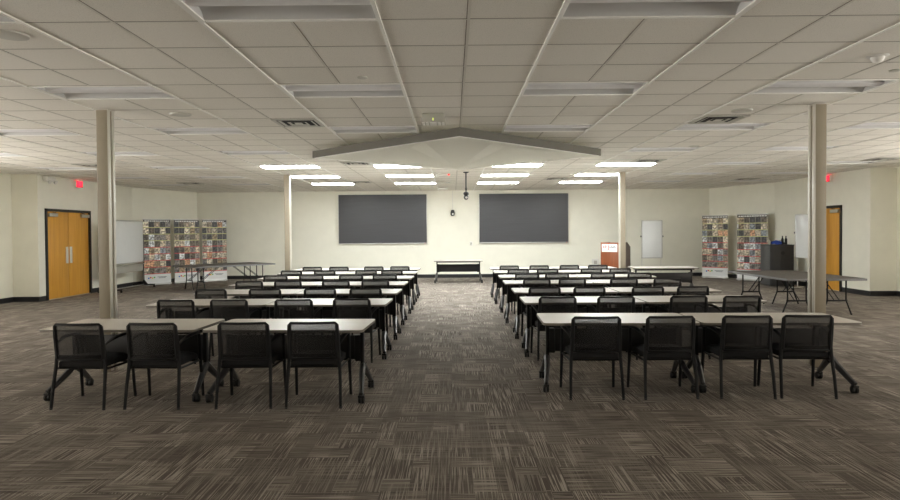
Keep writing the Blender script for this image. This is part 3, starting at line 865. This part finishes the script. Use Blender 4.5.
for i in range(7):
    off = [0, -.01, .0, -.01, .01, .0, .0][i]
    yl, yr = EL[i] + TD / 2, ER[i] + TD / 2
    spots.append((-.855 - TL / 2 + off, yl - (.05 if i == 0 else .02), -2.8 if i == 0 else -2.2, 'aisle-side', 'left', i))
    spots.append((-.875 - TL * 1.5 - (.06 if i == 0 else 0) + off, yl + (.04 if i == 0 else .02), -2.6 if i == 0 else -1.2, 'outer', 'left', i))
    xr = .95 if i else .93
    spots.append((xr + TL / 2 + off, yr + (.03 if i == 0 else 0), -2.2 if i == 0 else -.6, 'aisle-side', 'right', i))
    spots.append((xr + .02 + TL * 1.5 + off, yr - (.03 if i == 0 else 0), -2.2 if i == 0 else .4, 'outer', 'right', i))
for n_, (x, y, a, pos, side, i) in enumerate(spots):
    o = PT if n_ == 0 else copy_tree(PT, None, kids)
    o.location = (x, y, 0); o.rotation_euler = (0, 0, R(a))
    o['label'] = 'pale-topped wheeled training table, %s one of the %s row %s of the aisle' % (pos, RN[i], side)
    o['group'] = 'training tables in rows'
o = copy_tree(PT, None, kids); o.location = (.17, 20.65, 0); o['group'] = 'training tables at the stage end'
o['label'] = 'white-topped wheeled table alone at the end of the aisle'; o.rotation_euler = (0, 0, 0)
o = copy_tree(PT, None, kids); o.location = (5.32, 16.0, 0); o.rotation_euler = (0, 0, R(180)); o['group'] = 'training tables at the stage end'
o['label'] = 'white-topped wheeled table right of the lectern column, under the flipchart'

# ------------------------------------------------------------------ folding tables
def make_fold():
    t = thing('folding_table', 'x', 'folding table', (0, 0, 0), 0)
    Lx, Wd = 2.54, .745
    mb = MB(); mb.prism(rr_poly(Lx - .01, Wd - .01, .03, 3), TZ - .022, TZ); mb.build('tabletop', FOLD, t)
    mb = MB(); 
    for k in (-1, 1):
        mb.box((0, k * (Wd / 2 - .004), TZ - .022), (Lx, .012, .040), .003); mb.box((k * (Lx / 2 - .004), 0, TZ - .022), (.012, Wd, .040), .003)
    mb.build('edge_trim', FOLDE, t, 'grey metal edge')
    for k in (-1, 1):
        xx = k * (Lx / 2 - .33)
        for q_ in (-1, 1):
            mb = MB(); mb.tube([(xx, q_ * .18, TZ - .03), (xx, q_ * .18, .30), (xx, q_ * .19, .26), (xx + k * .0, q_ * .285, .012)], .0150, 8)
            o = mb.build('leg', FRAMEM, t)
            mb = MB(); mb.lathe([(.017, 0), (.017, .03)], 10, Matrix.Translation((xx, q_ * .287, 0))); mb.build('foot_cap', BLACK, o)
        mb = MB(); mb.box((xx, 0, .28), (.03, .40, .03), .004); mb.tube([(xx, -.24, TZ - .04), (xx, .24, TZ - .04)], .012); mb.build('crossbar', FRAMEM, t)
        for q_ in (-1, 1):
            mb = MB(); mb.tube([(xx, q_ * .05, .29), (xx - k * .55, q_ * .05, TZ - .035)], .009, 6); mb.build('brace', FRAMEM, t)
    return t
PF = make_fold(); kids = children_map()
fl = []
cr, cl = Vector((7.03, 13.15, 0)), Vector((-6.93, 19.1, 0))
aL = R(47)
fl.append((cr + Vector((-.378, 0, 0)), R(90), 'dark grey folding table near the right column, left one of the pair'))
fl.append((cr + Vector((.378, -.02, 0)), R(90), 'dark grey folding table near the right column, right one of the pair'))
nrm = Vector((-math.sin(aL), math.cos(aL), 0))
fl.append((cl - nrm * .378, aL, 'dark grey folding table before the left banners, nearer one of the pair'))
fl.append((cl + nrm * .378, aL, 'dark grey folding table before the left banners, farther one of the pair'))
for i, (p, a, lb) in enumerate(fl):
    o = PF if i == 0 else copy_tree(PF, None, kids)
    o.location = p; o.rotation_euler = (0, 0, a); o['label'] = lb; o['group'] = 'dark folding tables in pairs'

# ------------------------------------------------------------------ banners
def banner(p, q, z, seed, dark, label, grp):
    p, q = Vector((*p, 0)), Vector((*q, 0)); c_ = (p + q) / 2; a = math.atan2(q.y - p.y, q.x - p.x); w_ = (q - p).length
    t = thing('pull_up_banner', label, 'banner', c_, a, grp)
    M_ = banner_mat('banner_print', seed, dark)
    mb = MB(); mb.box((0, 0, .035), (w_, .09, .06), .015)
    mb.box((-w_ / 2 + .12, 0, .010), (.05, .26, .02), .005); mb.box((w_ / 2 - .12, 0, .010), (.05, .26, .02), .005)
    mb.build('base', ALU, t)
    mb = MB(); mb.box((0, -.012, (z + .06) / 2), (w_ - .03, .004, z - .06)); pr = mb.build('printed_sheet', M_, t, 'collage of many small photographs over a white foot', smooth=False)
    mb = MB(); mb.box((0, -.005, z), (w_, .03, .025), .006); mb.build('top_rail', ALU, t)
    mb = MB(); mb.tube([(0, .02, .06), (0, .02, z)], .010); mb.build('support_pole', BLACK, t)
    # headline dashes on the dark heading
    mb = MB(); x = -w_ / 2 + .06; rr_ = random.Random(seed)
    while x < w_ / 2 - .10:
        l_ = rr_.uniform(.03, .08); mb.box((x + l_ / 2, -.016, z - .055), (l_, .003, .030)); x += l_ + .018
    mb.build('heading', SIGNW, pr, 'pale heading print', smooth=False)
    # marks on the white foot
    for k, cc in enumerate(('b', 'r', 'y', 'g')):
        mb = MB(); mb.lathe([(.026, 0), (.026, .003)], 12, Matrix.Translation((-w_ / 2 + .17 + k * .062, -.015, .235 + (.018 if k % 2 else 0))) @ Matrix.Rotation(R(90), 4, 'X'))
        mb.build('logo_dot', {'b': BLUEL, 'r': SIGNR, 'y': YELL, 'g': GREENL}[cc], pr)
    mb = MB(); 
    for k in range(2): mb.box((w_ * .16, -.016, .265 - k * .035), (.30 - .08 * k, .003, .014))
    mb.build('foot_print', SIGND, pr, 'tiny dark print', smooth=False)
    return t
BLUEL = plain('logo_blue', (.03, .12, .5), .5); YELL = plain('logo_yellow', (.75, .5, .05), .5); GREENL = plain('logo_green', (.1, .4, .1), .5)
BL = 'photo-collage pull-up banners'
banner((-9.95, 20.15), (-9.36, 20.85), 2.14, 3.1, 1.25, 'photo-collage pull-up banner, leftmost of the three in the left corner', BL)
banner((-9.31, 20.95), (-8.70, 21.60), 2.14, 7.7, 1.2, 'photo-collage pull-up banner, middle of the three in the left corner', BL)
banner((-8.64, 21.62), (-7.98, 22.20), 2.14, 12.4, .8, 'darker photo-collage pull-up banner, rightmost of the three in the left corner', BL)
banner((8.72, 22.1), (9.36, 21.45), 2.16, 17.9, 1.05, 'photo-collage pull-up banner standing apart, farther right-corner one', BL)
banner((9.38, 20.85), (10.02, 20.05), 2.16, 23.3, .95, 'photo-collage pull-up banner right beside the charcoal cabinet', BL)

# ------------------------------------------------------------------ whiteboards
t = thing('mobile_whiteboard', 'wheeled whiteboard by the left wall, partly behind the front column', 'whiteboard', (-9.72, 18.75, 0), R(90))
hw = .92
mb = MB(); mb.box((0, 0, 1.43), (2 * hw - .02, .025, 1.24), .004); mb.build('writing_surface', BOARD, t)
mb = MB()
for z in (.80, 2.06): mb.box((0, 0, z), (2 * hw + .02, .04, .03), .004)
for k in (-1, 1): mb.box((k * hw, 0, 1.43), (.03, .04, 1.28), .004)
mb.build('frame', ALU, t)
mb = MB(); mb.box((0, .0, .63), (2 * hw, .03, .22), .004); mb.box((0, -.05, .745), (2 * hw, .10, .02), .004); mb.build('pen_tray', GPLAST, t, 'grey lower tray board')
for k in (-1, 1):
    mb = MB(); mb.tube([(k * (hw + .06), 0, .06), (k * (hw + .06), 0, 1.66)], .018); mb.tube([(k * (hw + .06), 0, 1.2), (k * hw, 0, 1.2)], .015); mb.build('upright', BLACK, t)
    mb = MB(); mb.tube([(k * (hw + .06), -.34, .085), (k * (hw + .06), .34, .085)], .020, 8)
    mb._add([(k * (hw + .04), -.13, .09), (k * (hw + .04), .13, .09), (k * (hw + .04), 0, .24), (k * (hw + .08), -.13, .09), (k * (hw + .08), .13, .09), (k * (hw + .08), 0, .24)], [(0, 1, 2), (3, 5, 4), (0, 3, 4, 1), (1, 4, 5, 2), (2, 5, 3, 0)])
    f = mb.build('foot', BLACK, t)
    for yy_ in (-.32, .32):
        mb = MB(); mb.lathe([(.03, -.012), (.034, 0), (.03, .012)], 14, Matrix.Translation((k * (hw + .06), yy_, .034)) @ Matrix.Rotation(R(90), 4, 'Y')); mb.tube([(k * (hw + .06), yy_, .08), (k * (hw + .06), yy_, .04)], .01); mb.build('caster', BLACK, f)
mb = MB(); mb.tube([(-hw - .06, 0, .085), (hw + .06, 0, .085)], .016); mb.build('lower_rail', ALU, t)

def easel(x, y, rz, w_, z0_, z1_, label, name='flipchart_easel'):
    t = thing(name, label, 'whiteboard', (x, y, 0), rz, 'upright easel whiteboards')
    mb = MB(); mb.box((0, -.06, (z0_ + z1_) / 2), (w_ - .03, .018, z1_ - z0_ - .03), .004); brd = mb.build('writing_surface', BOARD, t)
    mb = MB()
    for z in (z0_, z1_): mb.box((0, -.06, z), (w_ + .02, .03, .028), .004)
    for k in (-1, 1): mb.box((k * w_ / 2, -.06, (z0_ + z1_) / 2), (.022, .03, z1_ - z0_), .004)
    mb.build('frame', ALU, t)
    for k in (-1, 1):
        mb = MB(); mb.tube([(k * (w_ / 2 - .02), .0, .02), (k * (w_ / 2 - .02), -.03, z1_ - .05)], .013); mb.tube([(k * (w_ / 2 - .02), -.22, .03), (k * (w_ / 2 - .02), .24, .03)], .014); mb.build('leg', WPLAST, t)
        mb = MB(); mb.lathe([(.012, 0), (.03, .008), (.03, .03), (.012, .038)], 12, Matrix.Translation((k * (w_ / 2 + .01), -.05, (z0_ + z1_) / 2 + .1)) @ Matrix.Rotation(R(90 * k), 4, 'Y')); mb.build('clamp_knob', BLACK, t)
    mb = MB(); mb.tube([(-w_ / 2, .0, .35), (w_ / 2, .0, .35)], .012); mb.build('lower_rail', WPLAST, t)
    return t
easel(6.70, 21.3, 0, .68, .74, 1.99, 'upright whiteboard easel near the stage wall, right of the lectern')
e2 = easel(9.82, 17.6, R(-65), .50, .87, 2.07, 'upright whiteboard easel between the charcoal cabinet and the right column')
# loose chrome wire rack seen under the second easel: crumpled paper pad on its rail
# ------------------------------------------------------------------ cabinet with items
t = thing('storage_cabinet', 'charcoal square cabinet between the right banner and the easel', 'cabinet', (9.60, 18.7, 0), R(-3))
CW, CH = .66, 1.20
mb = MB(); mb.box((0, 0, CH / 2 + .01), (CW, CW, CH - .02), .006); mb.build('body', CABM, t)
mb = MB(); mb.box((-CW / 2 - .008, 0, CH / 2 + .01), (.014, CW - .02, CH - .06), .003); mb.build('side_panel', CABL, t, 'lighter grey side')
mb = MB(); mb.box((0, 0, CH + .008), (CW + .03, CW + .03, .025), .005); mb.build('top', CABM, t)
mb = MB(); mb.box((.0, -CW / 2 - .010, CH / 2 + .02), (CW - .04, .016, CH - .10), .003); d_ = mb.build('door', CABM, t)
mb = MB(); mb.lathe([(.05, 0), (.055, .012), (.03, .018)], 18, Matrix.Translation((0, -CW / 2 - .018, .98)) @ Matrix.Rotation(R(90), 4, 'X')); mb.build('handle', BLACK, d_)
mb = MB(); mb.tube([(-.02, -CW / 2 - .03, .95), (-.05, -CW / 2 - .03, .7), (-.08, -CW / 2 - .028, .4)], .006, 6); mb.build('cable', BLACK, d_)
top_z = CH + .021
rz_ = R(-3)
def on_cab(x, y): return Vector((9.60 + x * math.cos(rz_) - y * math.sin(rz_), 18.7 + x * math.sin(rz_) + y * math.cos(rz_), top_z))
def small_bottle(x, y, h_, r_, label, mat):
    t = thing('bottle', label, 'bottle', on_cab(x, y), 0, 'bottles on the cabinet')
    MB().lathe([(r_, 0), (r_, h_ * .62), (r_ * .45, h_ * .78), (r_ * .4, h_ * .92)], 14).build('body', mat, t)
    MB().lathe([(r_ * .5, h_ * .9), (r_ * .5, h_)], 12).build('cap', BLACK, t)
small_bottle(.13, -.05, .25, .036, 'black bottle on the charcoal cabinet, left of the standing pair', BLACK)
small_bottle(.23, -.05, .25, .036, 'black bottle on the charcoal cabinet, right of the standing pair', BLACK)
small_bottle(-.26, -.1, .17, .028, 'small grey bottle at the left edge of the charcoal cabinet top', GPLAST)
mb = MB(); mb.slab(lambda u, v: ((-.14 + .28 * u, -.09 + .18 * v, .045 + .035 * math.sin(u * 3.14) * math.sin(v * 3.14) + .012 * math.sin(9 * u + 4 * v)), (0, 0, 1)), 10, 8, .07)
o = mb.build('cloth_bundle', BLUEB); o.location = on_cab(-.07, -.06) + Vector((0, 0, .0)); tag(o, 'blue folded cloth bundle on the charcoal cabinet', 'cloth')
mb = MB(); mb.box((0, 0, .03), (.26, .18, .06), .012); mb.tube([(-.08, 0, .06), (-.05, 0, .11), (.02, 0, .12), (.06, 0, .06)], .008); o = mb.build('accessory_case', BLACK); o.location = on_cab(.17, .14); o.rotation_euler = (0, 0, rz_)
tag(o, 'low black case behind the bottles on the charcoal cabinet', 'case')
